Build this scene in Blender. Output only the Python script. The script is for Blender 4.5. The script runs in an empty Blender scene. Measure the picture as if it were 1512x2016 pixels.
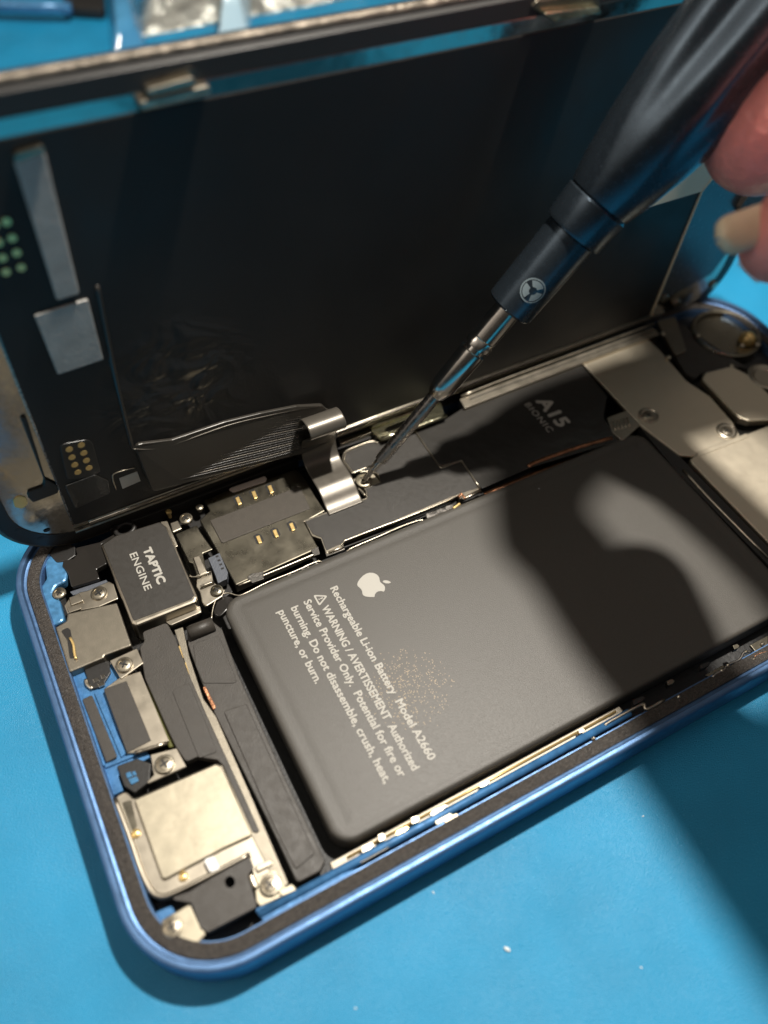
import bpy, bmesh, math, random
from mathutils import Vector, Matrix, Quaternion
random.seed(7)
S = 0.1                      # the model is laid out in millimetres; one Blender unit is one centimetre
TABLE = 6.5                  # the phone's open rim (z = 0 in the layout) stands 6.5 mm above the mat
scene = bpy.context.scene
COL = scene.collection

# ------------------------------------------------------------------ camera, world, lamps, exposure
RW = Matrix(((0.8802815858166759, -0.47203213699083274, 0.047853853760943726),
             (-0.3528878005715545, -0.7188155284610986, -0.5989778261743017),
             (0.3171348764795143, 0.5103821094911036, -0.7993344559251454)))     # rows: camera right, down, forward
TC = Vector((-22.793584699453028, 49.59071948360335, 81.26965891865974))
FPX = 1635.01
CAMP = -(RW.transposed() @ TC)
def W(p): return Vector((p[0]*S, p[1]*S, (p[2]+TABLE)*S))

cd = bpy.data.cameras.new('camera'); cam = bpy.data.objects.new('camera', cd); COL.objects.link(cam)
right, down, fwd = RW[0], RW[1], RW[2]
m = Matrix((( right[0], -down[0], -fwd[0]), (right[1], -down[1], -fwd[1]), (right[2], -down[2], -fwd[2]))).to_4x4()
m.translation = W(CAMP); cam.matrix_world = m
cd.sensor_fit = 'HORIZONTAL'; cd.sensor_width = 36; cd.lens = 36*FPX/1512
cd.clip_start = 0.05; cd.clip_end = 500
cd.dof.use_dof = True; cd.dof.focus_distance = 11.2; cd.dof.aperture_fstop = 0.175
scene.camera = cam

world = bpy.data.worlds.new('World'); scene.world = world; world.use_nodes = True
nt = world.node_tree; nt.nodes.clear()
wo = nt.nodes.new('ShaderNodeOutputWorld'); bg = nt.nodes.new('ShaderNodeBackground')
tcw = nt.nodes.new('ShaderNodeTexCoord'); sp = nt.nodes.new('ShaderNodeSeparateXYZ'); cr = nt.nodes.new('ShaderNodeValToRGB')
nt.links.new(tcw.outputs['Generated'], sp.inputs[0]); nt.links.new(sp.outputs['Z'], cr.inputs[0])
cr.color_ramp.elements[0].position = 0.0; cr.color_ramp.elements[0].color = (.05, .045, .04, 1)
cr.color_ramp.elements[1].position = 0.95; cr.color_ramp.elements[1].color = (.85, .78, .68, 1)
e = cr.color_ramp.elements.new(.35); e.color = (.16, .14, .12, 1)
e = cr.color_ramp.elements.new(.7); e.color = (.50, .45, .40, 1)
nt.links.new(cr.outputs[0], bg.inputs[0]); bg.inputs[1].default_value = 0.42
dt = nt.nodes.new('ShaderNodeVectorMath'); dt.operation = 'DOT_PRODUCT'; dt.inputs[1].default_value = Vector((-.80, .35, .48)).normalized(); nt.links.new(tcw.outputs['Generated'], dt.inputs[0])  # unseen warm bright zone, added to the surroundings to streak the chrome
mr = nt.nodes.new('ShaderNodeMapRange'); mr.inputs[1].default_value = .72; mr.inputs[2].default_value = .97; mr.inputs[3].default_value = .30; mr.inputs[4].default_value = 2.4
nt.links.new(dt.outputs['Value'], mr.inputs[0]); nt.links.new(mr.outputs[0], bg.inputs[1])
nt.links.new(bg.outputs[0], wo.inputs[0])

def lamp(name, pos, target, power, radius, col):
    l = bpy.data.lights.new(name, 'AREA'); l.shape = 'DISK'; l.size = radius*2*S; l.energy = power; l.color = col
    o = bpy.data.objects.new(name, l); COL.objects.link(o); o.location = W(pos)
    o.rotation_euler = (W(pos)-W(target)).to_track_quat('Z', 'Y').to_euler(); return o
lamp('added_side_fill', (-260, 70, 340), (50, 30, 0), 1000, 80, (1.0, .90, .78))  # unseen soft fill, added for streaks on the chrome and handle
lamp('work_lamp', (108, 52, 255), (50, 30, 0), 11800, 6.0, (1.0, .94, .85))

scene.view_settings.view_transform = 'Standard'; scene.view_settings.look = 'None'
scene.view_settings.exposure = 0.0; scene.view_settings.gamma = 1.0
scene.view_settings.use_curve_mapping = False

# ------------------------------------------------------------------ layout helpers
def at(px, py, z=0.0):                         # a point of the photograph on the level z of the phone
    d = RW.transposed() @ Vector(((px-756)/FPX, (py-1008)/FPX, 1)); t = (z-CAMP.z)/d.z; return CAMP + d*t
def dp(px, py, dep):
    return RW.transposed() @ (Vector(((px-756)/FPX*dep, (py-1008)/FPX*dep, dep)) - TC)
DB = Matrix(((0.9996317900979832, 0.016686604311308095, 0.02139723024270924),
             (0.021471715428931216, -0.004297442141799948, -0.9997602199665562),
             (-0.016590649837805446, 0.9998515335926608, -0.004654149800297589)))
DT = Vector((0.68, 59.18, -1.06))
def DD(u, v, w=0.0): return DB @ Vector((u, v, w)) + DT
def atd(px, py, w=0.0):                        # the same for the upright display's plane
    d = DB.transposed() @ (RW.transposed() @ Vector(((px-756)/FPX, (py-1008)/FPX, 1)))
    o = DB.transposed() @ (CAMP-DT); t = (w-o.z)/d.z; q = o + d*t; return (q.x, q.y)
ZOOM = {'1': (0, 980, 3.78), '2': (100, 1300, 3.78), '3': (200, 1600, 3.78), '4': (300, 900, 3.78), '5': (560, 800, 3.78),
        '7': (800, 1200, 3.78), '8': (1112, 1100, 3.78), '6': (992, 480, 2.908), 'A': (0, 500, 2.908), 'B': (500, 480, 2.908), 'F': (0, 0, 1.0), 'C': (992, 0, 2.908)}
def px(k, x, y): a = ZOOM[k]; return a[0]+x/a[2], a[1]+y/a[2]
def tr(k, pts, z): return [tuple(at(*px(k, x, y), z)[:2]) for x, y in pts]
def trd(k, pts, w): return [atd(*px(k, x, y), w) for x, y in pts]

# ------------------------------------------------------------------ object helpers
LOC = {}
def link(o, parent, loc):
    COL.objects.link(o); LOC[o.name] = Vector(loc)
    if parent is not None: o.parent = parent; o.location = Vector(loc)-LOC[parent.name]
    else: o.location = loc
    return o
def tag(o, label=None, cat=None, group=None, kind=None):
    if label: o['label'] = label
    if cat: o['category'] = cat
    if group: o['group'] = group
    if kind: o['kind'] = kind
    return o
def thing(name, p, label, cat, group=None):
    o = bpy.data.objects.new(name, None); o.empty_display_size = .3; link(o, None, W(p)); return tag(o, label, cat, group)
def build(name, bm, mat, parent=None, smooth=False, bevel=0, seg=2, conv=W, angle=35):
    bmesh.ops.recalc_face_normals(bm, faces=bm.faces)
    for v in bm.verts: v.co = conv(v.co)
    n = len(bm.verts); lo = Vector([min(v.co[i] for v in bm.verts) for i in range(3)]); hi = Vector([max(v.co[i] for v in bm.verts) for i in range(3)])
    c = (lo+hi)/2; c.z = lo.z
    for v in bm.verts: v.co -= c
    me = bpy.data.meshes.new(name); bm.to_mesh(me); bm.free()
    o = bpy.data.objects.new(name, me); link(o, parent, c)
    me.materials.append(mat)
    if smooth:
        for f in me.polygons: f.use_smooth = True
    if bevel:
        b = o.modifiers.new('bevel', 'BEVEL'); b.width = bevel*S; b.segments = seg; b.limit_method = 'ANGLE'; b.angle_limit = math.radians(angle); b.harden_normals = False
    return o
def fillet(poly, r, n=4):
    if r <= 0: return list(poly)
    out = []; N = len(poly)
    for i in range(N):
        a, b, c = Vector(poly[i-1]).to_2d(), Vector(poly[i]).to_2d(), Vector(poly[(i+1) % N]).to_2d()
        u, v = a-b, c-b; lu, lv = u.length, v.length
        if lu < 1e-6 or lv < 1e-6: continue
        u /= lu; v /= lv
        ang = math.acos(max(-1, min(1, u.dot(v))))
        if ang > math.radians(165): out.append(tuple(b)); continue
        d = min(r/math.tan(ang/2), lu*.45, lv*.45)
        p0, p1 = b+u*d, b+v*d
        for k in range(n+1):
            t = k/n; out.append(tuple(p0*(1-t)**2 + b*2*t*(1-t) + p1*t*t))
    return out
def rrect(x0, y0, x1, y1, r, n=8):
    P = []
    for cx, cy, a in ((x1-r, y1-r, 0), (x0+r, y1-r, 90), (x0+r, y0+r, 180), (x1-r, y0+r, 270)):
        for k in range(n+1):
            t = math.radians(a+90*k/n); P.append((cx+r*math.cos(t), cy+r*math.sin(t)))
    return P
def add_prism(bm, poly, z0, z1, holes=()):
    if holes:
        loops = [poly]+list(holes); edges = []
        tv = []
        for lp in loops:
            vs = [bm.verts.new((x, y, z1)) for x, y in lp]
            es = [bm.edges.new((vs[i], vs[(i+1) % len(vs)])) for i in range(len(vs))]; edges += es; tv.append(vs)
        r = bmesh.ops.triangle_fill(bm, use_beauty=True, use_dissolve=False, edges=edges)
        fs = [g for g in r['geom'] if isinstance(g, bmesh.types.BMFace)]
        ex = bmesh.ops.extrude_face_region(bm, geom=fs)
        for g in ex['geom']:
            if isinstance(g, bmesh.types.BMVert): g.co.z = z0
        return
    a = [bm.verts.new((x, y, z0)) for x, y in poly]; b = [bm.verts.new((x, y, z1)) for x, y in poly]
    bm.faces.new(b); bm.faces.new(list(reversed(a)))
    for i in range(len(a)):
        j = (i+1) % len(a); bm.faces.new((a[i], a[j], b[j], b[i]))
def prism(name, poly, z0, z1, mat, parent, bevel=.12, r=0.0, holes=(), conv=W, seg=2):
    bm = bmesh.new(); add_prism(bm, fillet(poly, r), z0, z1, holes)
    return build(name, bm, mat, parent, bevel=bevel, conv=conv, seg=seg)
def Wd(p): return W(DD(p[0], p[1], p[2]))
def add_tube(bm, pts, r, n=8, closed=False, flat=1.0):
    pts = [Vector(p) for p in pts]; rings = []
    for i, p in enumerate(pts):
        if closed: d = pts[(i+1) % len(pts)]-pts[i-1]
        else: d = pts[min(i+1, len(pts)-1)]-pts[max(i-1, 0)]
        d.normalize(); up = Vector((0, 0, 1)) if abs(d.z) < .9 else Vector((1, 0, 0))
        s = d.cross(up).normalized(); t = s.cross(d)
        rings.append([bm.verts.new(p+s*r*math.cos(2*math.pi*k/n)+t*r*flat*math.sin(2*math.pi*k/n)) for k in range(n)])
    m = len(rings)
    for i in range(m if closed else m-1):
        a, b = rings[i], rings[(i+1) % m]
        for k in range(n): bm.faces.new((a[k], a[(k+1) % n], b[(k+1) % n], b[k]))
    if not closed: bm.faces.new(rings[0]); bm.faces.new(list(reversed(rings[-1])))
def tube(name, pts, r, mat, parent, conv=W, closed=False, flat=1.0):
    bm = bmesh.new(); add_tube(bm, pts, r, 8, closed, flat); return build(name, bm, mat, parent, smooth=True, conv=conv)
def add_lathe(bm, prof, axis_o, ax, n=40, rad=None):
    ax = Vector(ax).normalized(); up = Vector((0, 0, 1)) if abs(ax.z) < .95 else Vector((1, 0, 0))
    s = ax.cross(up).normalized(); t = ax.cross(s); rings = []
    for h, r in prof:
        ring = []
        for k in range(n):
            a = 2*math.pi*k/n; rr = rad(h, r, a) if rad else r
            ring.append(bm.verts.new(Vector(axis_o)+ax*h+(s*math.cos(a)+t*math.sin(a))*max(rr, 1e-3)))
        rings.append(ring)
    for a, b in zip(rings, rings[1:]):
        for k in range(n): bm.faces.new((a[k], a[(k+1) % n], b[(k+1) % n], b[k]))
    bm.faces.new(rings[0]); bm.faces.new(rings[-1])
def lathe(name, prof, o, ax, mat, parent, n=40, rad=None, smooth=True, sharp=35):
    bm = bmesh.new(); add_lathe(bm, prof, o, ax, n, rad); ob = build(name, bm, mat, parent, smooth=False)
    me = ob.data
    if smooth:
        for f in me.polygons: f.use_smooth = True
        me.set_sharp_from_angle(angle=math.radians(sharp))
    return ob

# ------------------------------------------------------------------ materials
def M(name, base, rough=.5, metal=0.0, bump=0.0, bscale=60.0, var=0.0, vscale=8.0, rvar=0.0, detail=6, spec=.5, coat=0.0, stretch=None, bdist=.02, transmission=0.0, alpha=1.0, speck=None, sss=0):
    mt = bpy.data.materials.new(name); mt.use_nodes = True; t = mt.node_tree; N = t.nodes; L = t.links
    b = N['Principled BSDF']; b.inputs['Base Color'].default_value = (*base, 1); b.inputs['Roughness'].default_value = rough
    b.inputs['Metallic'].default_value = metal; b.inputs['Specular IOR Level'].default_value = spec; b.inputs['Coat Weight'].default_value = coat
    b.inputs['Transmission Weight'].default_value = transmission; b.inputs['Alpha'].default_value = alpha
    if sss: b.inputs['Subsurface Weight'].default_value = sss; b.inputs['Subsurface Scale'].default_value = .25; b.inputs['Subsurface Radius'].default_value = (1, .35, .2)
    tc = N.new('ShaderNodeTexCoord'); mp = N.new('ShaderNodeMapping'); L.new(tc.outputs['Object'], mp.inputs[0])
    if stretch: mp.inputs['Scale'].default_value = stretch
    if var or speck:
        n = N.new('ShaderNodeTexNoise'); n.inputs['Scale'].default_value = vscale; n.inputs['Detail'].default_value = 5; L.new(mp.outputs[0], n.inputs['Vector'])
        r = N.new('ShaderNodeMapRange'); r.inputs[1].default_value = .3; r.inputs[2].default_value = .7; r.inputs[3].default_value = 1-var; r.inputs[4].default_value = 1+var; L.new(n.outputs[0], r.inputs[0])
        mx = N.new('ShaderNodeMix'); mx.data_type = 'RGBA'; mx.blend_type = 'MULTIPLY'; mx.inputs[0].default_value = 1; mx.inputs[6].default_value = (*base, 1)
        cb = N.new('ShaderNodeCombineColor'); [L.new(r.outputs[0], cb.inputs[i]) for i in range(3)]; L.new(cb.outputs[0], mx.inputs[7])
        out = mx.outputs[2]
        if speck:                                                  # tiny pale flecks: (scale, size, colour)
            v = N.new('ShaderNodeTexVoronoi'); v.inputs['Scale'].default_value = speck[0]; L.new(mp.outputs[0], v.inputs['Vector'])
            lt = N.new('ShaderNodeMath'); lt.operation = 'LESS_THAN'; lt.inputs[1].default_value = speck[1]; L.new(v.outputs['Distance'], lt.inputs[0])
            sc = N.new('ShaderNodeSeparateColor'); L.new(v.outputs['Color'], sc.inputs[0])
            g = N.new('ShaderNodeMath'); g.operation = 'GREATER_THAN'; g.inputs[1].default_value = speck[3]; L.new(sc.outputs[0], g.inputs[0])
            mu = N.new('ShaderNodeMath'); mu.operation = 'MULTIPLY'; L.new(lt.outputs[0], mu.inputs[0]); L.new(g.outputs[0], mu.inputs[1])
            m2 = N.new('ShaderNodeMix'); m2.data_type = 'RGBA'; L.new(mu.outputs[0], m2.inputs[0]); L.new(out, m2.inputs[6]); m2.inputs[7].default_value = (*speck[2], 1); out = m2.outputs[2]
        L.new(out, b.inputs['Base Color'])
    if rvar:
        n = N.new('ShaderNodeTexNoise'); n.inputs['Scale'].default_value = vscale*1.7; n.inputs['Detail'].default_value = 7; L.new(mp.outputs[0], n.inputs['Vector'])
        r = N.new('ShaderNodeMapRange'); r.inputs[1].default_value = .3; r.inputs[2].default_value = .7; r.inputs[3].default_value = max(0.02, rough-rvar); r.inputs[4].default_value = min(1, rough+rvar)
        L.new(n.outputs[0], r.inputs[0]); L.new(r.outputs[0], b.inputs['Roughness'])
    if bump:
        n = N.new('ShaderNodeTexNoise'); n.inputs['Scale'].default_value = bscale; n.inputs['Detail'].default_value = detail; L.new(mp.outputs[0], n.inputs['Vector'])
        bp = N.new('ShaderNodeBump'); bp.inputs['Strength'].default_value = bump; bp.inputs['Distance'].default_value = bdist
        L.new(n.outputs[0], bp.inputs['Height']); L.new(bp.outputs[0], b.inputs['Normal'])
    return mt
def add_scratches(mt, scale=14, amount=.5, rot=.5):               # fine straight scratches catching the light
    t = mt.node_tree; N = t.nodes; L = t.links; b = N['Principled BSDF']; tc = N.new('ShaderNodeTexCoord')
    last = b.inputs['Normal'].links[0].from_socket if b.inputs['Normal'].links else None
    for a in (rot, rot+1.3):
        mp = N.new('ShaderNodeMapping'); mp.inputs['Rotation'].default_value = (0, 0, a); mp.inputs['Scale'].default_value = (1, 22, 1); L.new(tc.outputs['Object'], mp.inputs[0])
        n = N.new('ShaderNodeTexNoise'); n.inputs['Scale'].default_value = scale; n.inputs['Detail'].default_value = 3; L.new(mp.outputs[0], n.inputs['Vector'])
        r = N.new('ShaderNodeMapRange'); r.inputs[1].default_value = .62; r.inputs[2].default_value = .72; L.new(n.outputs[0], r.inputs[0])
        bp = N.new('ShaderNodeBump'); bp.inputs['Strength'].default_value = amount; bp.inputs['Distance'].default_value = .01; L.new(r.outputs[0], bp.inputs['Height'])
        if last: L.new(last, bp.inputs['Normal'])
        last = bp.outputs[0]
    L.new(last, b.inputs['Normal']); return mt

m_mat = M('blue_silicone', (.010, .25, .47), .47, 0, bump=1.0, bscale=55, var=.12, vscale=.6, detail=6, bdist=.012, rvar=.10, speck=(34, .15, (.10, .44, .68), .86))  # pale flecks put the mat's fine sparkle into its colour
m_alu = M('blue_anodised_aluminium', (.10, .195, .37), .40, .7, bump=.12, bscale=120, rvar=.08, var=.10, vscale=5, detail=4)
m_alu_in = M('blue_machined_ledge', (.045, .165, .36), .48, .25, bump=.25, bscale=30, var=.25, vscale=7, rvar=.1)
m_gasket = M('worn_black_adhesive', (.034, .028, .023), .52, 0, bump=1.0, bscale=45, var=.45, vscale=22, rvar=.25, bdist=.022, speck=(48, .16, (.22, .19, .15), .90), detail=8)
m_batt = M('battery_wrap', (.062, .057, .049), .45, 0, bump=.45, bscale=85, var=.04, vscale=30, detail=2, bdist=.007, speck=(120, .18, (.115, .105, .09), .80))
m_film = M('black_film', (.036, .033, .029), .42, 0, bump=.3, bscale=100, var=.04, vscale=10, detail=2, bdist=.005, rvar=.05)
m_film_gloss = M('glossy_black_tape', (.022, .020, .018), .16, 0, bump=.5, bscale=3.5, detail=2, bdist=.05)
m_film2 = M('matte_black_cover', (.043, .038, .032), .50, 0, bump=.4, bscale=70, var=.10, vscale=5, bdist=.008, rvar=.08, speck=(60, .09, (.16, .14, .12), .94))
m_nickel = M('nickel_plate', (.40, .36, .275), .47, 1, bump=.12, bscale=7, var=.10, vscale=8, rvar=.06, bdist=.014)
m_nickel_s = M('satin_nickel', (.44, .395, .32), .37, 1, bump=.05, bscale=40, var=.04, vscale=3, rvar=.04, bdist=.005, detail=3)
m_dkmetal = M('worn_dark_nickel', (.22, .20, .155), .30, 1, bump=.03, bscale=6, var=.05, vscale=3, rvar=.05, bdist=.012, detail=4, speck=(24, .06, (.60, .54, .42), .90))
m_shield = M('grained_grey_shield', (.25, .225, .18), .44, .9, bump=.35, bscale=90, var=.08, vscale=8, bdist=.006, speck=(110, .2, (.42, .37, .29), .88))
m_insert = M('dark_grained_insert', (.060, .052, .042), .50, .3, bump=.4, bscale=90, var=.08, vscale=10, bdist=.008, speck=(110, .2, (.20, .17, .135), .85))
m_plate = M('brushed_cover_plate', (.74, .66, .52), .43, 1, bump=.10, bscale=90, var=.02, vscale=3, rvar=.02, bdist=.004)
m_screw = M('screw_steel', (.36, .32, .25), .34, 1, bump=.15, bscale=40, var=.3, vscale=20, bdist=.006)
m_film_a = M('smooth_black_film', (.035, .033, .03), .27, 0, bump=.4, bscale=3, detail=2, bdist=.05)
m_batt_flex = M('dark_flex', (.02, .018, .016), .3, 0, bump=.2, bscale=20)
m_dark = M('black_plastic', (.018, .017, .016), .42, 0, bump=.2, bscale=30, bdist=.01)
m_black = M('deep_black', (.008, .008, .008), .5, 0, bump=.3, bscale=20)
m_edge = M('cut_metal_edge', (.50, .45, .36), .30, 1, bump=.1, bscale=50, bdist=.004, var=.25, vscale=9)
m_gold = M('gold_contact', (.90, .64, .26), .32, .75, bump=.1, bscale=50)
m_copper = M('copper', (.42, .20, .11), .36, 1, bump=.4, bscale=30, var=.4, vscale=12)
m_chrome = M('chrome_steel', (.72, .68, .62), .16, 1, bump=.05, bscale=90, rvar=.05)
m_shaft = M('brushed_steel', (.42, .39, .36), .28, 1, bump=.35, bscale=60, rvar=.1, bdist=.004)
m_handle = M('dark_anodised_handle', (.085, .112, .14), .25, .85, bump=.12, bscale=120, rvar=.05, bdist=.004)
m_emblem = M('pale_engraved_mark', (.20, .25, .27), .5, .2, bump=.2, bscale=60)
m_print = M('grey_print', (.40, .385, .345), .55, 0, bump=.1, bscale=90)
m_print_dim = M('dim_grey_print', (.50, .47, .42), .45, .1, bump=.1, bscale=90)
m_white = M('white_foam_dot', (.9, .9, .88), .5, 0, bump=.1)
m_pinkwhite = M('pale_tape', (.72, .63, .56), .45, 0, bump=.1)
m_greytape = M('grey_conductive_tape', (.42, .415, .39), .6, 0, bump=.6, bscale=30, var=.16, vscale=4, bdist=.01)
m_sheet = M('polished_steel_sheet', (.55, .53, .48), .17, 1, bump=.15, bscale=4, rvar=.06, bdist=.03)
m_flex = M('black_flex_circuit', (.030, .028, .025), .30, .0, bump=.15, bscale=20, bdist=.02, coat=.2)
m_ribbon = M('ribbed_flex_ribbon', (.135, .122, .102), .36, .5, bump=.1, bscale=40, rvar=.04, bdist=.004, vscale=5)
m_ribbon_d = M('dark_ribbon', (.040, .036, .030), .33, .2, bump=.1, bscale=40, rvar=.05, bdist=.005)
m_rim = M('scuffed_rim', (.17, .145, .115), .46, .6, bump=.8, bscale=14, var=.45, vscale=6, bdist=.03)
m_cream = M('cream_metal_sheet', (.90, .80, .60), .6, 0, bump=.1, bscale=20)
m_fleck = M('pale_dust', (.62, .70, .72), .6, 0, bump=.2)
m_rail = M('dull_bezel_steel', (.34, .31, .27), .24, 1, bump=.1, bscale=6, var=.1, vscale=3)
m_muting = M('grey_muting_film', (.11, .125, .14), .24, .45, bump=.1, bscale=4, rvar=.05)
m_olive = M('olive_adhesive', (.10, .10, .015), .6, 0, bump=.3)
m_socket = M('slate_connector', (.085, .095, .115), .45, 0, bump=.3, bscale=60)
m_blueclear = M('blue_translucent_bracket', (.07, .22, .42), .30, .2, bump=.3, bscale=12, var=.3, vscale=10)
m_green = M('iridescent_spring_steel', (.68, .66, .46), .20, 1, bump=.4, bscale=10, var=.2, vscale=10, bdist=.02)
m_skin = M('skin', (.82, .29, .25), .36, 0, bump=.9, bscale=7, var=.14, vscale=3.5, bdist=.03, sss=.3, detail=10)
m_nail = M('fingernail', (.80, .64, .44), .42, 0, bump=.3, bscale=6, sss=.1, var=.08, vscale=3)
m_bag = M('clear_film', (.93, .95, .97), .10, 0, bump=.6, bscale=2.0, bdist=.1, transmission=.9, alpha=.55)
m_band = M('blue_tinted_tape', (.10, .38, .66), .12, 0, bump=.3, bscale=2, bdist=.1, transmission=.3)
m_paleband = M('pale_tape_strip', (.55, .72, .80), .2, 0, bump=.3, bscale=2, bdist=.1)
m_cloud = M('crumpled_foil', (.62, .62, .56), .22, .6, bump=1.0, bscale=1.1, bdist=.5, var=.3, vscale=1.5)

def paint_sparkle(mt):
    # a lamp's sparkle on the pouch, painted as gold flecks in the base colour
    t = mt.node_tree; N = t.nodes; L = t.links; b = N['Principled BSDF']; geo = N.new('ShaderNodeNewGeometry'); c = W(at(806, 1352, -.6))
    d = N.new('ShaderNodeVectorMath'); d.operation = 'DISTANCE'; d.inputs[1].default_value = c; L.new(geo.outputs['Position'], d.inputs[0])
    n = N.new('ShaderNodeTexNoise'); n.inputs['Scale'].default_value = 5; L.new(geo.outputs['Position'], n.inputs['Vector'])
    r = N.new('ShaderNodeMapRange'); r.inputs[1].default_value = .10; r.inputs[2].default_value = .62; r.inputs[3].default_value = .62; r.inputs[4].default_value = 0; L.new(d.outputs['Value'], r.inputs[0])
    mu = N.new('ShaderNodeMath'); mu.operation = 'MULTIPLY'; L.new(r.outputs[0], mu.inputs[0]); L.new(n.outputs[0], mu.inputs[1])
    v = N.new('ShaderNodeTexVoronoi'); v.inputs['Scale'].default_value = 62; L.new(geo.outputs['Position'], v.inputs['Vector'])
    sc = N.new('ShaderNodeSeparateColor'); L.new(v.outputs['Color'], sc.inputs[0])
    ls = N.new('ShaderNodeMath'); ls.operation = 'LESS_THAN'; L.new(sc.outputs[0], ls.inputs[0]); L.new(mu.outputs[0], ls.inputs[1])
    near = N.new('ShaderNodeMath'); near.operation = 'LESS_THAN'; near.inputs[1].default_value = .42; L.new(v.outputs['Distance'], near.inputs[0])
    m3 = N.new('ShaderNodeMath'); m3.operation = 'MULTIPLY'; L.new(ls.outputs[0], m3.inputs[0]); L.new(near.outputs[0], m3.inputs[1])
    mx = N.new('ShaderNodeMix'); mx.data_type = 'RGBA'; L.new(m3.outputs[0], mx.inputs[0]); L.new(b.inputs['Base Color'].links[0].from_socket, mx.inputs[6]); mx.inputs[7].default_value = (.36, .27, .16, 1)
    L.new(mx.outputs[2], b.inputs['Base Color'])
paint_sparkle(m_batt)
def display_film():
    mt = M('black_display_backing', (.024, .0225, .021), .46, 0, spec=.30, bump=.10, bscale=30, rvar=.13, vscale=.55, var=.15, bdist=.01)
    t = mt.node_tree; N = t.nodes; L = t.links; b = N['Principled BSDF']
    geo = N.new('ShaderNodeNewGeometry')
    c = W(DD(*atd(345, 760, .9), .9))
    v = N.new('ShaderNodeVectorMath'); v.operation = 'DISTANCE'; v.inputs[1].default_value = c; L.new(geo.outputs['Position'], v.inputs[0])
    r = N.new('ShaderNodeMapRange'); r.inputs[1].default_value = .25; r.inputs[2].default_value = 1.15; r.inputs[3].default_value = 1; r.inputs[4].default_value = 0; L.new(v.outputs['Value'], r.inputs[0])
    n = N.new('ShaderNodeTexNoise'); n.inputs['Scale'].default_value = 1.5; n.inputs['Detail'].default_value = 1.8; n.inputs['Distortion'].default_value = 1.5; L.new(geo.outputs['Position'], n.inputs['Vector'])
    bp = N.new('ShaderNodeBump'); bp.inputs['Distance'].default_value = .15; L.new(r.outputs[0], bp.inputs['Strength']); L.new(n.outputs[0], bp.inputs['Height'])
    prev = b.inputs['Normal'].links[0].from_socket; L.new(prev, bp.inputs['Normal']); L.new(bp.outputs[0], b.inputs['Normal'])
    return mt
m_oled = display_film()

# ------------------------------------------------------------------ setting
bm = bmesh.new(); g = 60
for i in range(g+1):
    for j in range(g+1): bm.verts.new((-700+1500*i/g, -600+1500*j/g, -TABLE))
bm.verts.ensure_lookup_table()
for i in range(g):
    for j in range(g): bm.faces.new([bm.verts[a] for a in (i*(g+1)+j, (i+1)*(g+1)+j, (i+1)*(g+1)+j+1, i*(g+1)+j+1)])
tag(build('mat_surface', bm, m_mat), 'blue silicone repair mat lying flat under the opened phone', 'mat', kind='structure')

# ------------------------------------------------------------------ the phone
L_, H_ = 131.5, 64.2
phone = thing('smartphone', (L_/2, H_/2, -TABLE), 'opened blue smartphone lying on the mat with its battery and circuits bare', 'smartphone')
def ring_profile(name, prof, mat, r0=11.0, n=14, parent=phone):      # prof: (inset, z) walked round the body
    bm = bmesh.new(); rings = []
    for ins, z in prof:
        rings.append([bm.verts.new((x, y, z)) for x, y in rrect(ins, ins, L_-ins, H_-ins, max(r0-ins, .5), n)])
    for a, b in zip(rings, rings[1:]+rings[:1]):
        for k in range(len(a)):
            j = (k+1) % len(a); bm.faces.new((a[k], a[j], b[j], b[k]))
    o = build(name, bm, mat, parent)
    for f in o.data.polygons: f.use_smooth = True
    o.data.set_sharp_from_angle(angle=math.radians(40)); return o
ring_profile('frame', [(.55, -6.5), (.12, -6.1), (0, -5.6), (0, -.55), (.06, -.25), (.22, -.05), (.45, 0), (.78, -.02), (.88, -.12), (.95, -.75), (1.15, -.85), (3.1, -.85), (3.2, -1.0), (3.2, -6.5)], m_alu)
g1 = ring_profile('gasket', [(1.35, -.9), (1.4, -.55), (2.0, -.45), (2.7, -.48), (2.95, -.6), (2.95, -.9)], m_gasket)
prism('chassis', rrect(3.0, 3.0, L_-3, H_-3, 8.2), -6.4, -4.6, m_black, phone, 0)

def P(name, k, pts, z1, th, mat, parent=phone, bevel=.12, r=.3, holes=()):
    hs = [list(reversed(tr(k, h, z1))) for h in holes]
    return prism(name, tr(k, pts, z1), z1-th, z1, mat, parent, bevel, r, hs)

def disc_poly(c, r, n=20): return [(c[0]+r*math.cos(2*math.pi*i/n), c[1]+r*math.sin(2*math.pi*i/n)) for i in range(n)]
SCREW = {}
def screw(k, x, y, z, rpx=None, r=.85, rot=0.0, mat=None, parent=phone):
    c = at(*px(k, x, y), z)
    mat = mat or m_screw
    s = lathe('screw', [(-.9, r*.55), (-.35, r*.6), (-.3, r), (-.02, r), (.05, r*.93), (.07, r*.74), (.0, r*.70), (.03, r*.62), (.07, r*.3), (.08, .01)], (c.x, c.y, z), (0, 0, 1), mat, parent, 28)
    bm = bmesh.new()
    for q in range(3 if rot < 0 else 2):
        a = rot+q*math.pi/(3 if rot < 0 else 2); dx, dy = math.cos(a), math.sin(a); w = r*.10; l = r*.5
        add_prism(bm, [(c.x+dx*l-dy*w, c.y+dy*l+dx*w), (c.x-dx*l-dy*w, c.y-dy*l+dx*w), (c.x-dx*l+dy*w, c.y-dy*l-dx*w), (c.x+dx*l+dy*w, c.y+dy*l-dx*w)], z-.05, z+.088+.004*q)
    build('drive_recess', bm, m_black, s)
    return s

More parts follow.
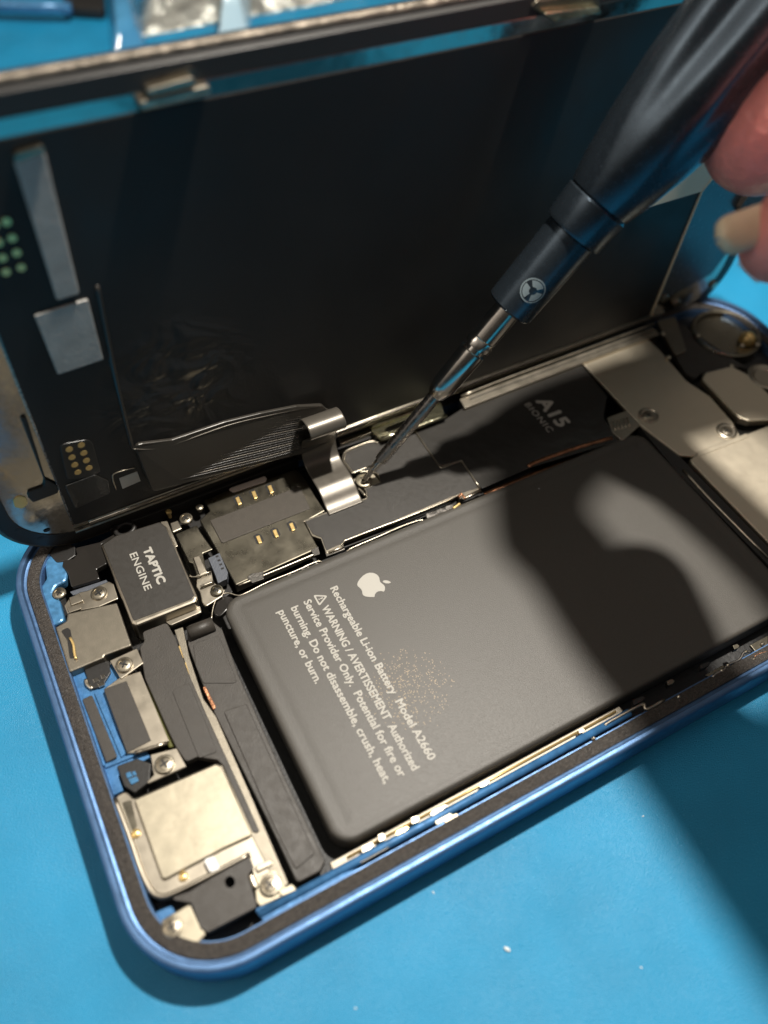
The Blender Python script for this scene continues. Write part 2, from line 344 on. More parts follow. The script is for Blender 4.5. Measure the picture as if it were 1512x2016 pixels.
# text as flat print: lies on level z, reads along -y with its top towards +x unless told otherwise
FONT_ALIGN = {}
def text(name, s, org, width, height, z, mat, parent, right=(0, -1), up=(1, 0), bold=.022, track=1.0):
    cu = bpy.data.curves.new(name, 'FONT'); cu.body = s; cu.size = 1; cu.space_character = track; cu.resolution_u = 3
    tmp = bpy.data.objects.new('tmp_text', cu); COL.objects.link(tmp)
    dg = bpy.context.evaluated_depsgraph_get(); me = bpy.data.meshes.new_from_object(tmp.evaluated_get(dg))
    COL.objects.unlink(tmp); bpy.data.objects.remove(tmp)
    xs = [v.co.x for v in me.vertices]; x0, x1 = min(xs), max(xs)
    cap = .69
    bm = bmesh.new(); n0 = len(me.vertices); dl = bold*height*1.9
    for q, (ox, oy) in enumerate([(0, 0), (1, 0), (-1, 0), (0, 1), (0, -1)] if bold else [(0, 0)]):
        bm.from_mesh(me); bm.verts.ensure_lookup_table()
        for v in bm.verts[q*n0:]:
            a = (v.co.x-x0)/(x1-x0)*width+ox*dl; b = v.co.y/cap*height+oy*dl
            v.co = (org[0]+right[0]*a+up[0]*b, org[1]+right[1]*a+up[1]*b, z+.003*q)
    bpy.data.meshes.remove(me)
    o = build(name, bm, mat, parent)
    return o

# --- battery
BX0, BX1, BY0, BY1 = 23.3, 94.6, 5.9, 41.4
bm = bmesh.new(); rings = []
for ins, z in [(.9, -5.2), (.25, -4.6), (.05, -3.6), (0, -1.7), (.04, -1.15), (.14, -.85), (.34, -.68), (.6, -.61), (1.2, -.60), (1.9, -.66), (2.4, -.62), (3.2, -.6)]:
    rings.append([bm.verts.new((x, y, z)) for x, y in rrect(BX0+ins, BY0+ins*.8, BX1-ins, BY1-ins*.8, max(2.6-ins, .4), 8)])
for a, b in zip(rings, rings[1:]):
    for k in range(len(a)): bm.faces.new((a[k], a[(k+1) % len(a)], b[(k+1) % len(a)], b[k]))
bm.faces.new(rings[-1]); bm.faces.new(rings[0])
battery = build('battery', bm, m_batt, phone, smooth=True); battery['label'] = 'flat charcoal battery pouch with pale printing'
battery.data.set_sharp_from_angle(angle=math.radians(60))
zt = -.555
wl = [('Rechargeable Li-ion Battery  Model A2660', 37.35, 36.72, 10.0), ('WARNING / AVERTISSEMENT  Authorized', 35.0, 34.55, 9.85),
      ('Service Provider Only.  Potential for fire or', 33.25, 36.45, 9.85), ('burning. Do not disassemble, crush, heat,', 31.35, 36.3, 10.0), ('puncture, or burn.', 29.6, 36.55, 25.0)]
for s, x, y0, y1 in wl: text('warning_line', s, (x, y0), y0-y1, 1.02, zt, m_print, battery)
# warning triangle
def place(pts, org, sc, right=(0, -1), up=(1, 0)): return [(org[0]+(right[0]*a+up[0]*b)*sc, org[1]+(right[1]*a+up[1]*b)*sc) for a, b in pts]
tri = fillet([(0, 0), (1.95, 0), (.975, 1.75)], .22); tin = fillet([(.36, .22), (1.59, .22), (.975, 1.33)], .1)
bm = bmesh.new(); add_prism(bm, place(tri, (34.85, 36.85), 1), zt-.01, zt, [list(reversed(place(tin, (34.85, 36.85), 1)))])
add_prism(bm, place([(.89, .62), (1.06, .62), (1.06, 1.0), (.89, 1.0)], (34.85, 36.85), 1), zt-.01, zt)
add_prism(bm, place([(.89, .36), (1.06, .36), (1.06, .52), (.89, .52)], (34.85, 36.85), 1), zt-.01, zt)
build('warning_triangle', bm, m_print, battery)
# fruit emblem, upright towards +x
body = [(.50, .70), (.42, .715), (.34, .745), (.26, .75), (.17, .72), (.09, .655), (.035, .56), (.02, .45), (.045, .32), (.10, .19), (.18, .07), (.25, .01), (.31, 0), (.38, .025), (.46, .045), (.54, .035), (.62, .005), (.68, 0), (.745, .04), (.82, .14), (.875, .25), (.89, .285), (.82, .335), (.775, .405), (.765, .48), (.79, .565), (.86, .64), (.80, .70), (.72, .745), (.64, .75), (.56, .72)]
leaf = [(.49, .775), (.50, .86), (.55, .94), (.62, .985), (.66, .99), (.655, .91), (.61, .83), (.55, .785)]
bm = bmesh.new()
def scr(pts): return [(a, b) for a, b in pts]
add_prism(bm, place(fillet(scr(body), .05, 3), (40.86, 36.75), 4.35), zt-.01, zt); add_prism(bm, place(fillet(leaf, .05, 3), (40.86, 36.75), 4.35), zt-.01, zt)
build('emblem', bm, m_print, battery)

# --- flex with part number along the battery's upper edge
P('battery_flex', 'F', [(438, 1215), (500, 1160), (640, 1100), (900, 1002), (1040, 943), (1205, 880), (1200, 900), (940, 1010), (640, 1135), (450, 1240)], -1.3, .5, m_dark)
pn = at(503, 1170, -1.24); pe = at(632, 1112, -1.24); dv = (pe-pn).to_2d(); wn = dv.length; dv.normalize()
text('part_number', '821-03971-01 A', (pn.x, pn.y), wn, .62, -1.24, m_print, phone, (dv.x, dv.y), (-dv.y, dv.x), .0, 1.25)
def poly3(k, pts, z): return [Vector((*tr(k, [p], z)[0], z)) for p in pts]
def smooth_path(pts, n=5):
    out = []
    for i in range(len(pts)-1):
        p0, p1, p2, p3 = pts[max(i-1, 0)], pts[i], pts[i+1], pts[min(i+2, len(pts)-1)]
        for k in range(n):
            t = k/n; out.append(.5*((2*p1)+(p2-p0)*t+(2*p0-5*p1+4*p2-p3)*t*t+(3*p1-p0-3*p2+p3)*t**3))
    out.append(pts[-1]); return out
def wire(name, k, pts, z, r, mat, flat=1.0, parent=phone, n=3): return tube(name, smooth_path(poly3(k, pts, z), n), r, mat, parent, flat=flat)
wire('flex_edge', '4', [(440, 1210), (450, 1130), (475, 1060), (520, 1020), (570, 1012), (640, 1030), (700, 1010), (860, 930), (1060, 850), (1230, 775), (1290, 785), (1460, 720), (1512, 690)], -1.1, .11, m_edge)
wire('flex_edge', '5', [(310, 1155), (450, 1100), (490, 1060), (720, 960), (880, 890), (1020, 845), (1040, 870), (1070, 855)], -1.1, .11, m_edge)
P('curled_flex', '4', [(450, 1160), (480, 1070), (540, 1030), (590, 1040), (640, 1090), (560, 1130), (500, 1190)], -1.4, .8, m_film_gloss, r=.6)

# --- haptic motor
taptic_poly = [(747, 345), (860, 275), (1190, 172), (1245, 215), (1470, 735), (1455, 775), (1010, 950), (975, 930)]
te = P('haptic_motor', '1', taptic_poly, -.12, 4.5, m_nickel_s, bevel=.35, r=.5); te['label'] = 'boxed haptic motor with a black printed top'
P('top_label', '1', [(765, 350), (862, 287), (1190, 182), (1235, 222), (1446, 726), (1430, 750), (1000, 912), (988, 900)], -.02, .12, m_film, te, bevel=.03, r=.35)
text('motor_name', 'TAPTIC', (17.0, 53.45), 6.25, 1.05, .02, m_print, te, bold=.045)
text('motor_name', 'ENGINE', (15.12, 53.5), 6.5, .98, .02, m_print, te, bold=.012)
P('side_flex', '1', [(1200, 900), (1400, 825), (1490, 800), (1500, 850), (1270, 950)], -2.0, .5, m_nickel_s, r=.3)
c = at(*px('1', 930, 232), -.4); bm = bmesh.new()
add_tube(bm, [(c.x+1.3*math.cos(a), c.y+1.0*math.sin(a), -.5) for a in [2*math.pi*i/20 for i in range(20)]], .35, 8, True); build('coil', bm, m_dark, phone, smooth=True)

# --- blue corner bracket, tapes, first shield
P('corner_bracket', '1', [(470, 385), (370, 430), (330, 470), (345, 600), (300, 670), (315, 770), (390, 955), (482, 912), (445, 760), (385, 720), (415, 655), (490, 620), (520, 480), (560, 400)], -.95, 1.6, m_blueclear, bevel=.3, r=.8)
P('black_tape', '1', [(560, 372), (740, 330), (865, 262), (862, 300), (752, 345), (795, 488), (715, 532), (742, 600), (530, 665), (505, 560), (462, 505), (470, 468), (545, 452), (572, 420)], -.7, 1.0, m_film_gloss, r=.3)
P('corner_tape', '1', [(350, 400), (480, 330), (560, 360), (560, 430), (500, 470), (420, 480)], -.8, .6, m_dark, r=.5)
P('connector_strip', '1', [(520, 700), (790, 610), (815, 640), (545, 725)], -1.4, .8, m_socket, r=.05)
P('screw_bracket', '1', [(600, 700), (650, 690), (810, 620), (845, 640), (880, 750), (820, 775), (740, 810), (610, 835), (500, 862), (478, 800), (520, 740)], -1.0, .35, m_nickel_s, r=.2)
P('tab', '1', [(515, 740), (595, 715), (620, 765), (530, 800)], -.6, .45, m_nickel_s, r=.1); P('tab', '1', [(500, 815), (590, 785), (605, 825), (515, 855)], -.75, .4, m_nickel_s, r=.1)
screw('1', 735, 708, -.75, r=1.05, rot=.3); screw('1', 440, 708, -.75, r=.9, rot=.8)
sh = P('metal_shield', '1', [(500, 860), (868, 778), (978, 1098), (780, 1170), (770, 1190), (515, 1298), (412, 962), (492, 915)], -.55, 2.6, m_shield, bevel=.22, r=.25)
P('slot', '1', [(452, 990), (505, 965), (525, 985), (560, 1190), (520, 1200), (500, 1060)], -.52, .1, m_dark, sh, bevel=.0, r=.3)
wire('spring_contact', '1', [(520, 1040), (545, 1090), (552, 1150), (565, 1200)], -.35, .16, m_gold, flat=.6, parent=sh)
P('shield_foot', '1', [(600, 1290), (770, 1215), (830, 1215), (800, 1310), (640, 1370)], -2.4, 1.2, m_dark, r=.1)
wire('spring_contact', '1', [(640, 1350), (650, 1390), (690, 1420)], -1.6, .28, m_edge, flat=.6)

# --- bracket strip between motor and card reader
P('antenna_bracket', '4', [(170, 572), (330, 505), (360, 560), (450, 685), (375, 715), (405, 850), (330, 885), (298, 790), (270, 780)], -.75, .5, m_dkmetal, r=.15)
P('tab', '4', [(300, 745), (350, 730), (410, 855), (350, 880)], -.5, .3, m_nickel_s, r=.15)
P('tab', '4', [(330, 890), (440, 850), (455, 930), (540, 985), (520, 1035), (400, 1110), (370, 1080), (350, 1000), (325, 960)], -.85, .4, m_nickel_s, r=.2)
wire('spring_contact', '4', [(275, 880), (320, 892), (440, 850)], -.4, .14, m_edge)
wire('spring_contact', '4', [(360, 965), (460, 925)], -.45, .18, m_edge)
P('tab', '4', [(60, 480), (110, 475), (190, 660), (150, 680)], -.4, .4, m_nickel_s, r=.1)
P('tab', '4', [(130, 490), (190, 470), (220, 530), (150, 560)], -.45, .5, m_nickel_s, r=.15)
screw('4', 250, 455, -.25, r=.95, rot=.6); screw('4', 480, 988, -.45, r=.85, rot=.2, mat=m_dkmetal); screw('4', 350, 372, -.3, r=.55, rot=.5)
lathe('gold_post', [(-1.5, .25), (-.5, .25), (-.45, .4), (-.1, .4), (0, .3)], at(*px('4', 120, 400), .1), (0, 0, 1), m_gold, phone, 16)
P('connector_socket', '4', [(415, 752), (500, 712), (562, 858), (555, 905), (488, 938), (470, 880)], -.3, 1.4, m_socket, r=.05)
for i in range(4): P('pin', '4', [(470+i*13, 735+i*30), (490+i*13, 728+i*30), (494+i*13, 740+i*30), (474+i*13, 747+i*30)], -.27, .05, m_dark, bevel=0, r=0)
P('bracket_base', '4', [(100, 420), (380, 330), (430, 600), (560, 900), (600, 1000), (420, 1120), (300, 900)], -2.6, 1.5, m_dark, r=.1)

# --- card reader
rd = P('card_reader', '4', [(385, 320), (560, 245), (600, 262), (850, 170), (1060, 85), (1105, 118), (1285, 398), (1130, 482), (1237, 675), (620, 952), (470, 680), (352, 470), (425, 398)], -.8, 2.0, m_dkmetal, bevel=.16, r=.18); rd['label'] = 'scratched dark nickel card reader cage'
P('raised_panel', '4', [(428, 470), (1080, 222), (1108, 238), (1176, 382), (516, 640)], -.66, .12, m_insert, rd, bevel=.05, r=.3)
for x, y in ((635, 312), (755, 268), (875, 226), (788, 600), (912, 555), (1035, 505)):
    P('contact_window', '4', [(x-38, y-12), (x-10, y-32), (x+22, y-22), (x+42, y+18), (x+25, y+42), (x-12, y+45)], -.76, .05, m_black, rd, bevel=0, r=.12)
    P('contact_pin', '4', [(x-18, y-10), (x+8, y-20), (x+28, y+32), (x+4, y+42)], -.55, .25, m_gold, rd, bevel=.06, r=.05)
wire('reader_edge', '4', [(640, 955), (830, 880), (1190, 730), (1210, 722)], -.85, .16, m_edge, parent=rd)
P('edge_clip', '4', [(705, 895), (735, 865), (825, 850), (830, 905), (745, 935)], -.65, .6, m_chrome, rd, r=.05)
P('edge_clip', '4', [(1180, 690), (1235, 665), (1245, 720), (1200, 735)], -.65, .6, m_chrome, rd, r=.05)

# --- logic board shield with black film
lb = P('board_shield', '5', [(146, 846), (330, 778), (608, 680), (604, 630), (590, 608), (712, 556), (690, 500), (640, 480), (505, 492), (436, 400), (452, 332), (640, 258), (720, 256), (975, 165), (1150, 120), (1320, 330), (1465, 608), (1300, 690), (1290, 660), (440, 1010), (440, 1040), (310, 1092), (270, 985), (205, 965)], -.78, .8, m_edge, bevel=.08, r=.12)
P('black_film', '5', [(156, 856), (330, 790), (618, 688), (612, 628), (602, 614), (716, 566), (700, 500), (650, 476), (512, 482), (446, 400), (462, 340), (640, 268), (720, 264), (960, 182), (1150, 450), (1190, 458), (1300, 410), (1330, 430), (1440, 606), (1290, 652), (432, 1008), (420, 1022), (312, 1072), (275, 975), (212, 950)], -.70, .1, m_film, lb, bevel=.03, r=.15)
a15 = P('processor_film', 'F', [(815, 846), (870, 830), (925, 795), (1142, 714), (1195, 780), (1188, 822), (1207, 850), (1216, 868), (1045, 920), (948, 962), (905, 906), (864, 916)], -.62, .12, m_film_a, phone, bevel=.08, r=.5); a15['label'] = 'black film over the main chip with pale lettering'
text('chip_name', 'A15', (83.0, 53.9), 6.4, 2.35, -.58, m_print_dim, a15, bold=.03)
text('chip_name', 'BIONIC', (80.85, 54.1), 6.8, 1.1, -.58, m_print_dim, a15, bold=.0, track=1.15)
wire('shield_seam', '5', [(968, 172), (1010, 240), (1150, 440), (1190, 452), (1305, 408), (1335, 430), (1455, 610)], -.6, .13, m_edge, parent=lb)
wire('shield_seam', '5', [(700, 275), (640, 262), (480, 322), (440, 360), (438, 410), (490, 485), (520, 492), (640, 442)], -.6, .13, m_edge, parent=lb)
wire('shield_seam', '5', [(330, 1085), (440, 1045), (450, 1000), (900, 830), (1240, 690), (1310, 650), (1330, 690), (1460, 625)], -.75, .16, m_edge, parent=lb, n=2)
P('shield_clip', '5', [(300, 1080), (430, 1030), (450, 1060), (312, 1112)], -.9, .3, m_chrome, r=.05)
P('board_edge', 'F', [(600, 1040), (660, 1085), (905, 990), (945, 975), (1050, 930), (1040, 905), (900, 940)], -1.9, 1.6, m_dark, r=0)
P('shield_clip', '5', [(1050, 800), (1250, 725), (1262, 760), (1062, 840)], -1.0, .6, m_shaft, r=.2)
wire('spring_contact', '5', [(1255, 760), (1285, 740), (1305, 725)], -.7, .22, m_gold); wire('spring_contact', '5', [(1300, 680), (1315, 650), (1345, 690)], -.6, .16, m_copper)
wire('copper_foil', 'F', [(1040, 918), (1060, 908), (1140, 880), (1205, 862)], -.6, .35, m_copper, flat=.5); wire('copper_foil', 'F', [(955, 975), (1050, 935), (1190, 885)], -1.3, .5, m_copper, flat=.4)
P('chip_connector', 'F', [(1195, 822), (1240, 805), (1262, 835), (1225, 868), (1205, 850)], -.55, .8, m_nickel_s, r=.3)
for i in range(5): wire('contact_pin', 'F', [(1212+i*7, 848-i*2), (1206+i*7, 830-i*2)], -.5, .12, m_edge)
# pocket with the screw being turned
P('screw_pocket', '5', [(500, 545), (640, 478), (715, 555), (690, 590), (600, 615), (560, 600)], -1.0, .4, m_nickel, r=.3)
tipscrew = screw('5', 590, 548, -.35, r=1.25, rot=.4, mat=m_nickel)
wire('spring_contact', '5', [(545, 610), (580, 640), (600, 665)], -.7, .25, m_edge)
# hinge-side spring clip
cl = P('spring_clip', '5', [(628, 150), (930, 35), (1150, -65), (1190, 60), (1100, 110), (728, 246), (668, 205)], .35, .35, m_green, r=.3, bevel=.1, holes=[[(740, 180), (770, 192), (900, 148), (1060, 82), (1075, 50), (1040, 45), (760, 155)]])
wire('clip_rail', '5', [(650, 150), (900, 62), (1150, -28)], .5, .3, m_green, parent=cl); wire('clip_rail', '5', [(725, 240), (990, 150), (1205, 68)], .55, .28, m_green, parent=cl)
P('hinge_rail', 'B', [(455, 1120), (640, 1060), (690, 1105), (480, 1175)], -.9, .6, m_dark, r=.05)

# --- left column: films, rails, speaker
P('column_cover', 'F', [(280, 1244), (328, 1225), (345, 1255), (375, 1334), (408, 1410), (441, 1482), (470, 1545), (512, 1638), (498, 1640), (438, 1506), (428, 1496), (388, 1490), (366, 1500), (346, 1470), (333, 1443), (285, 1335), (275, 1275), (284, 1262)], -1.0, 1.2, m_film2, r=.5)
P('raised_panel', '2', [(905, 235), (925, 210), (1030, 165), (1240, 680), (1110, 725), (1095, 715)], -.9, .12, m_film2, r=.4)
P('column_rail', 'F', [(343, 1240), (360, 1234), (372, 1290), (400, 1375), (425, 1410), (500, 1580), (568, 1740), (548, 1752), (495, 1645), (436, 1505), (395, 1400), (372, 1330)], -1.15, 1.0, m_shield, r=.1)
for x, y in ((352, 1285), (364, 1318)): P('gold_pad', 'F', [(x-3, y-12), (x+2, y-14), (x+9, y+10), (x+4, y+12)], -1.12, .05, m_gold, bevel=0, r=0)
P('long_flex', 'F', [(368, 1232), (410, 1216), (437, 1238), (470, 1330), (560, 1530), (640, 1695), (630, 1715), (585, 1738), (545, 1652), (420, 1400), (392, 1330), (370, 1270)], -1.35, 1.2, m_film2, r=.5)
P('raised_panel', 'F', [(380, 1268), (430, 1250), (468, 1345), (400, 1345), (385, 1310)], -1.25, .12, m_film2, r=.5)
P('raised_panel', 'F', [(440, 1400), (485, 1385), (620, 1680), (582, 1712), (545, 1640)], -1.2, .2, m_film2, r=.3)
bm = bmesh.new(); pa, pb = at(372, 1248, -.9), at(420, 1228, -.9); add_tube(bm, [pa, pa.lerp(pb, .5), pb], .95, 16); build('flex_fold', bm, m_film2, phone, smooth=True)
P('clip', '2', [(1130, 200), (1150, 190), (1225, 340), (1210, 370)], -.7, .4, m_copper, r=.1)

P('blue_tray', '2', [(120, 130), (250, 80), (480, 20), (700, 640), (740, 720), (500, 860), (540, 970), (450, 1012), (190, 280)], -1.9, 2.6, m_alu_in, r=.2)
for q in ([(322, 240), (350, 232), (560, 690), (525, 720)], [(200, 262), (225, 250), (405, 775), (378, 790)], [(395, 775), (620, 690), (640, 705), (410, 800)]): P('tray_rib', '2', q, -1.6, .4, m_alu_in, r=.05)
P('dark_pad', '2', [(230, 290), (305, 255), (495, 718), (410, 762)], -1.45, .3, m_film2, r=.25)
P('metal_plate', '2', [(395, 212), (500, 135), (665, 80), (880, 600), (700, 665), (620, 690), (566, 692)], -1.15, .5, m_nickel_s, r=.12)
P('dark_pad', '2', [(392, 213), (562, 152), (746, 596), (566, 688)], -1.05, .15, m_film2, r=.1)
wire('plate_lip', '2', [(625, 690), (870, 615)], -1.0, .25, m_edge)
P('olive_strip', '2', [(700, 180), (755, 185), (925, 640), (880, 650)], -1.7, .4, m_olive, r=0)
P('screw_tab', '2', [(438, 0), (640, -92), (690, 20), (520, 140)], -.95, .45, m_nickel_s, r=.15); screw('2', 545, 30, -.6, r=1.05, rot=.9)
P('screw_tab', '2', [(740, 700), (935, 650), (1010, 790), (725, 918), (715, 900), (765, 850)], -.95, .45, m_nickel_s, r=.15); screw('2', 845, 770, -.6, r=1.15, rot=.2)
P('socket', '2', [(245, 60), (430, 0), (445, 90), (380, 195), (300, 215)], -1.5, .8, m_dark, r=.1)
for q in ([(310, 140), (350, 125), (362, 150), (322, 165)], [(345, 175), (395, 155), (405, 180), (360, 200)], [(370, 110), (400, 100), (410, 125), (380, 140)]): P('solder_pad', '2', q, -1.38, .2, m_chrome, r=.05)
P('socket', '2', [(490, 785), (640, 730), (745, 765), (735, 900), (625, 985), (545, 935)], -1.5, .8, m_dark, r=.2)
for q in ([(555, 840), (590, 825), (610, 860), (570, 880)], [(575, 885), (640, 860), (655, 895), (600, 925)], [(600, 830), (625, 820), (640, 850), (615, 860)]): P('solder_pad', '2', q, -1.35, .25, m_blueclear, r=.1)
fr = P('speaker_frame', 'F', [(223, 1570), (247, 1556), (263, 1572), (424, 1502), (441, 1506), (500, 1640), (522, 1640), (548, 1735), (500, 1742), (490, 1685), (412, 1730), (340, 1764), (312, 1770), (290, 1757), (272, 1715), (252, 1650)], -1.25, 2.0, m_nickel_s, bevel=.2, r=.6)
sl = P('speaker_lid', 'F', [(264, 1574), (424, 1504), (436, 1508), (497, 1644), (440, 1670), (325, 1731), (318, 1728)], -.75, .5, m_nickel, r=.35, bevel=.15); sl['label'] = 'bright mottled nickel speaker lid'
tube('frame_lip', smooth_path(poly3('F', [(226, 1572), (255, 1648), (278, 1715), (297, 1752), (314, 1764), (338, 1760), (412, 1724), (492, 1682)], -1.0), 4), .3, m_nickel_s, fr)
P('slot', 'F', [(240, 1580), (258, 1575), (270, 1625), (262, 1640)], -1.22, .04, m_dkmetal, fr, bevel=0, r=.2)
for x, y in ((268, 1641), (361, 1726)): lathe('gold_contact', [(-.3, .5), (.1, .5), (.2, .35), (.25, .05)], at(x, y, -1.15), (0, 0, 1), m_gold, fr, 16)
P('foam_dot', 'F', [(400, 1692), (421, 1684), (434, 1711), (413, 1718)], -.5, .7, m_white, fr, r=.35)
P('corner_cover', '3', [(500, 640), (650, 590), (800, 500), (1100, 330), (1132, 400), (1085, 470), (1150, 670), (1150, 702), (790, 888), (735, 855), (670, 670)], -.55, 1.2, m_film2, r=.3, bevel=.18, holes=[[(955+40*math.cos(a), 515+45*math.sin(a)) for a in [2*math.pi*i/14 for i in range(14)]]])
P('screw_tab', '3', [(1135, 490), (1290, 415), (1370, 555), (1440, 580), (1180, 700), (1150, 660)], -1.0, .5, m_nickel, r=.2); screw('3', 1255, 535, -.6, r=1.15, rot=.5)
P('clip', '3', [(1140, 395), (1260, 345), (1275, 385), (1160, 440)], -.8, .5, m_nickel_s, r=.1)
wire('spring_contact', '3', [(1110, 460), (1130, 520), (1150, 560)], -.45, .35, m_edge)
P('screw_tab', '3', [(440, 800), (655, 672), (735, 850), (780, 900), (700, 1000), (460, 905)], -.7, .5, m_nickel, r=.4, bevel=.2); screw('3', 525, 850, -.4, r=1.05, rot=.1)
P('blue_corner', '3', [(395, 740), (520, 690), (560, 760), (440, 860)], -1.2, 1.0, m_alu_in, r=.3)

# --- along the near long side
tube('blue_ledge', [(13, 3.95, -1.05), (30, 3.95, -1.05), (63, 3.95, -1.05)], .5, m_alu_in, phone)
tube('gold_strip', [(24, 5.0, -1.9), (62, 5.05, -1.9)], .16, m_gold, phone)
prism('side_flex', [(22, 4.3), (63, 4.3), (63, 5.5), (22, 5.5)], -3, -2.1, m_shield, phone)
P('blue_ledge', 'F', [(500, 1790), (640, 1730), (760, 1690), (765, 1702), (640, 1755), (520, 1815)], -.95, .6, m_alu_in, r=.3)
for k, q in (('F', [(545, 1752), (575, 1740), (585, 1752), (555, 1765)]), ('F', [(845, 1600), (870, 1590), (895, 1605), (860, 1625)]), ('F', [(700, 1690), (760, 1660), (768, 1668), (710, 1700)]), ('F', [(870, 1612), (900, 1600), (905, 1610), (878, 1622)])): P('metal_clip', k, q, -.7, .5, m_nickel, r=.2)
wire('metal_clip', '8', [(300, 1240), (330, 1215), (560, 1090), (590, 1085), (610, 1120), (740, 1050)], -.6, .2, m_edge)
wire('metal_clip', '8', [(850, 1025), (1070, 905)], -.8, .2, m_shaft); wire('metal_clip', '8', [(1100, 880), (1130, 850), (1180, 830), (1210, 790), (1300, 750), (1330, 700), (1390, 690)], -.6, .16, m_shaft)
wire('metal_clip', '8', [(1410, 730), (1440, 710), (1512, 690)], -.6, .15, m_copper)
for t, a, w, h, mt in ((.04, .1, 1.6, .5, m_nickel_s), (.10, .35, .9, .7, m_screw), (.15, -.1, 1.8, .3, m_gold), (.21, .3, 1.1, .6, m_dkmetal), (.27, .0, 2.4, .25, m_nickel_s), (.45, .1, 1.4, .3, m_dkmetal), (.83, .15, .9, .3, m_nickel_s), (1.05, .1, 2.0, .5, m_dark), (1.2, .2, 1.2, .5, m_dkmetal), (1.34, .0, 1.8, .4, m_dark), (1.5, .2, 1.0, .5, m_dkmetal)):
    x = 24+38*t; y = 4.55+a; prism('metal_clip', [(x, y-h/2), (x+w*.6, y-h/2-.08), (x+w, y-h*.3), (x+w*.9, y+h/2), (x+w*.2, y+h/2+.1)], -1.6, -.62-.2*a, mt, phone, .1, .08)
for x, y in ((1170, 830), (1215, 790), (1350, 690), (1475, 630), (1410, 745), (850, 1025), (215, 1335)): lathe('solder_dot', [(-.3, .28), (0, .25), (.15, .05)], at(*px('8', x, y), -.5), (0, 0, 1), m_edge, phone, 10)
P('side_bracket', '8', [(1040, 865), (1180, 790), (1210, 830), (1110, 890)], -.9, .5, m_dkmetal, r=.1); P('side_bracket', '8', [(1380, 640), (1512, 570), (1512, 640), (1420, 690)], -.9, .5, m_dkmetal, r=.1)

# --- camera end
P('end_floor', 'F', [(1150, 700), (1290, 640), (1330, 615), (1420, 600), (1600, 700), (1900, 1100), (1700, 1200), (1262, 830)], -2.4, 2.0, m_dark, r=.5)
pl = P('cover_plate', 'F', [(1146, 714), (1180, 690), (1270, 662), (1300, 690), (1352, 750), (1398, 780), (1442, 830), (1458, 858), (1430, 880), (1372, 898), (1340, 897), (1262, 838)], -.5, .6, m_plate, r=.7, bevel=.15)
pl['label'] = 'satin nickel plate held by two screws'
for x, y in ((1277, 818), (1431, 848)):
    c = at(x, y, -.45); lathe('screw_seat', [(-.2, 1.75), (.1, 1.65), (.2, 1.45), (.05, 1.3), (0, .2)], (c.x, c.y, -.45), (0, 0, 1), m_nickel_s, pl, 28)
    screw('F', x, y, -.3, r=1.0, rot=.3)
P('battery_side_plate', 'F', [(1356, 905), (1372, 893), (1480, 850), (1640, 790), (1820, 980), (1560, 1105), (1530, 1085)], -.4, 1.2, m_plate, r=1.0, bevel=.2)
P('plate_seam', 'F', [(1368, 902), (1372, 890), (1470, 852), (1476, 860)], -.3, .3, m_plate, r=.3)
P('camera_plate', 'F', [(1381, 745), (1388, 733), (1440, 720), (1475, 738), (1530, 790), (1540, 825), (1475, 828), (1455, 822)], .1, 1.4, m_plate, r=.9, bevel=.25)
P('end_cover', 'F', [(1300, 650), (1345, 640), (1480, 730), (1460, 722), (1380, 735), (1370, 745), (1350, 735)], -.8, .8, m_film2, r=.5)
P('end_bracket', 'F', [(1293, 632), (1330, 622), (1352, 690), (1330, 700), (1315, 672)], -.2, .6, m_shield, r=.5)
c = at(1430, 655, -.6); lathe('camera_ring', [(-1.5, 6.2), (0, 6.2), (.2, 5.9), (.05, 5.5), (-.8, 5.2), (-1.0, .1)], (c.x, c.y, -.6), (0, 0, 1), m_dkmetal, phone, 48)
c = at(1475, 661, 0); lathe('gold_dome', [(-1, 1.5), (0, 1.4), (.6, .9), (.85, .1)], (c.x, c.y, -.2), (0, 0, 1), m_gold, phone, 24)
c = at(1508, 742, 0); lathe('round_sensor', [(-1, 3.2), (.1, 3.1), (.3, 2.6), (.1, 2.2), (-.2, 1.8), (-.2, .1)], (c.x, c.y, 0), (0, 0, 1), m_nickel_s, phone, 32)
for x, y in ((1305, 657), (1316, 703), (1374, 660), (1461, 680), (1492, 678), (1440, 720)): lathe('solder_dot', [(-.3, .5), (.1, .45), (.25, .1)], at(x, y, -.2), (0, 0, 1), m_edge, phone, 12)
P('dark_rail', 'F', [(1258, 838), (1275, 842), (1345, 905), (1545, 1110), (1530, 1130), (1330, 925)], -.75, 2.0, m_dark, r=.1)
wire('rail_glint', 'F', [(1345, 925), (1400, 985), (1512, 1098)], -.65, .16, m_edge)
P('hinge_plate', 'F', [(925, 775), (1200, 680), (1285, 645), (1290, 655), (1145, 708), (940, 788)], -1.0, .6, m_dark, r=0)
prism('inner_rail', tr('F', [(905, 786), (1000, 750), (1180, 684), (1285, 644), (1298, 658), (1180, 702), (1000, 770), (915, 803)], .1), -1.5, .1, m_nickel_s, phone, .15, .05)
wire('rail_groove', 'F', [(925, 786), (1000, 758), (1180, 691), (1285, 652)], .12, .09, m_dark)
wire('rail_top', 'F', [(908, 780), (1000, 744), (1180, 678), (1288, 637)], .35, .22, m_edge)
prism('inner_wall', [(14, 58.9), (43, 59.2), (43, 60), (14, 60)], -2.5, -.3, m_dark, phone, .1)
prism('inner_wall', [(50, 59.1), (66, 59.3), (66, 60), (50, 60)], -2.5, -.2, m_nickel_s, phone, .1)
wire('hinge_edge', 'F', [(912, 788), (1000, 756), (1180, 690), (1280, 650)], -.6, .3, m_dkmetal, flat=.6)

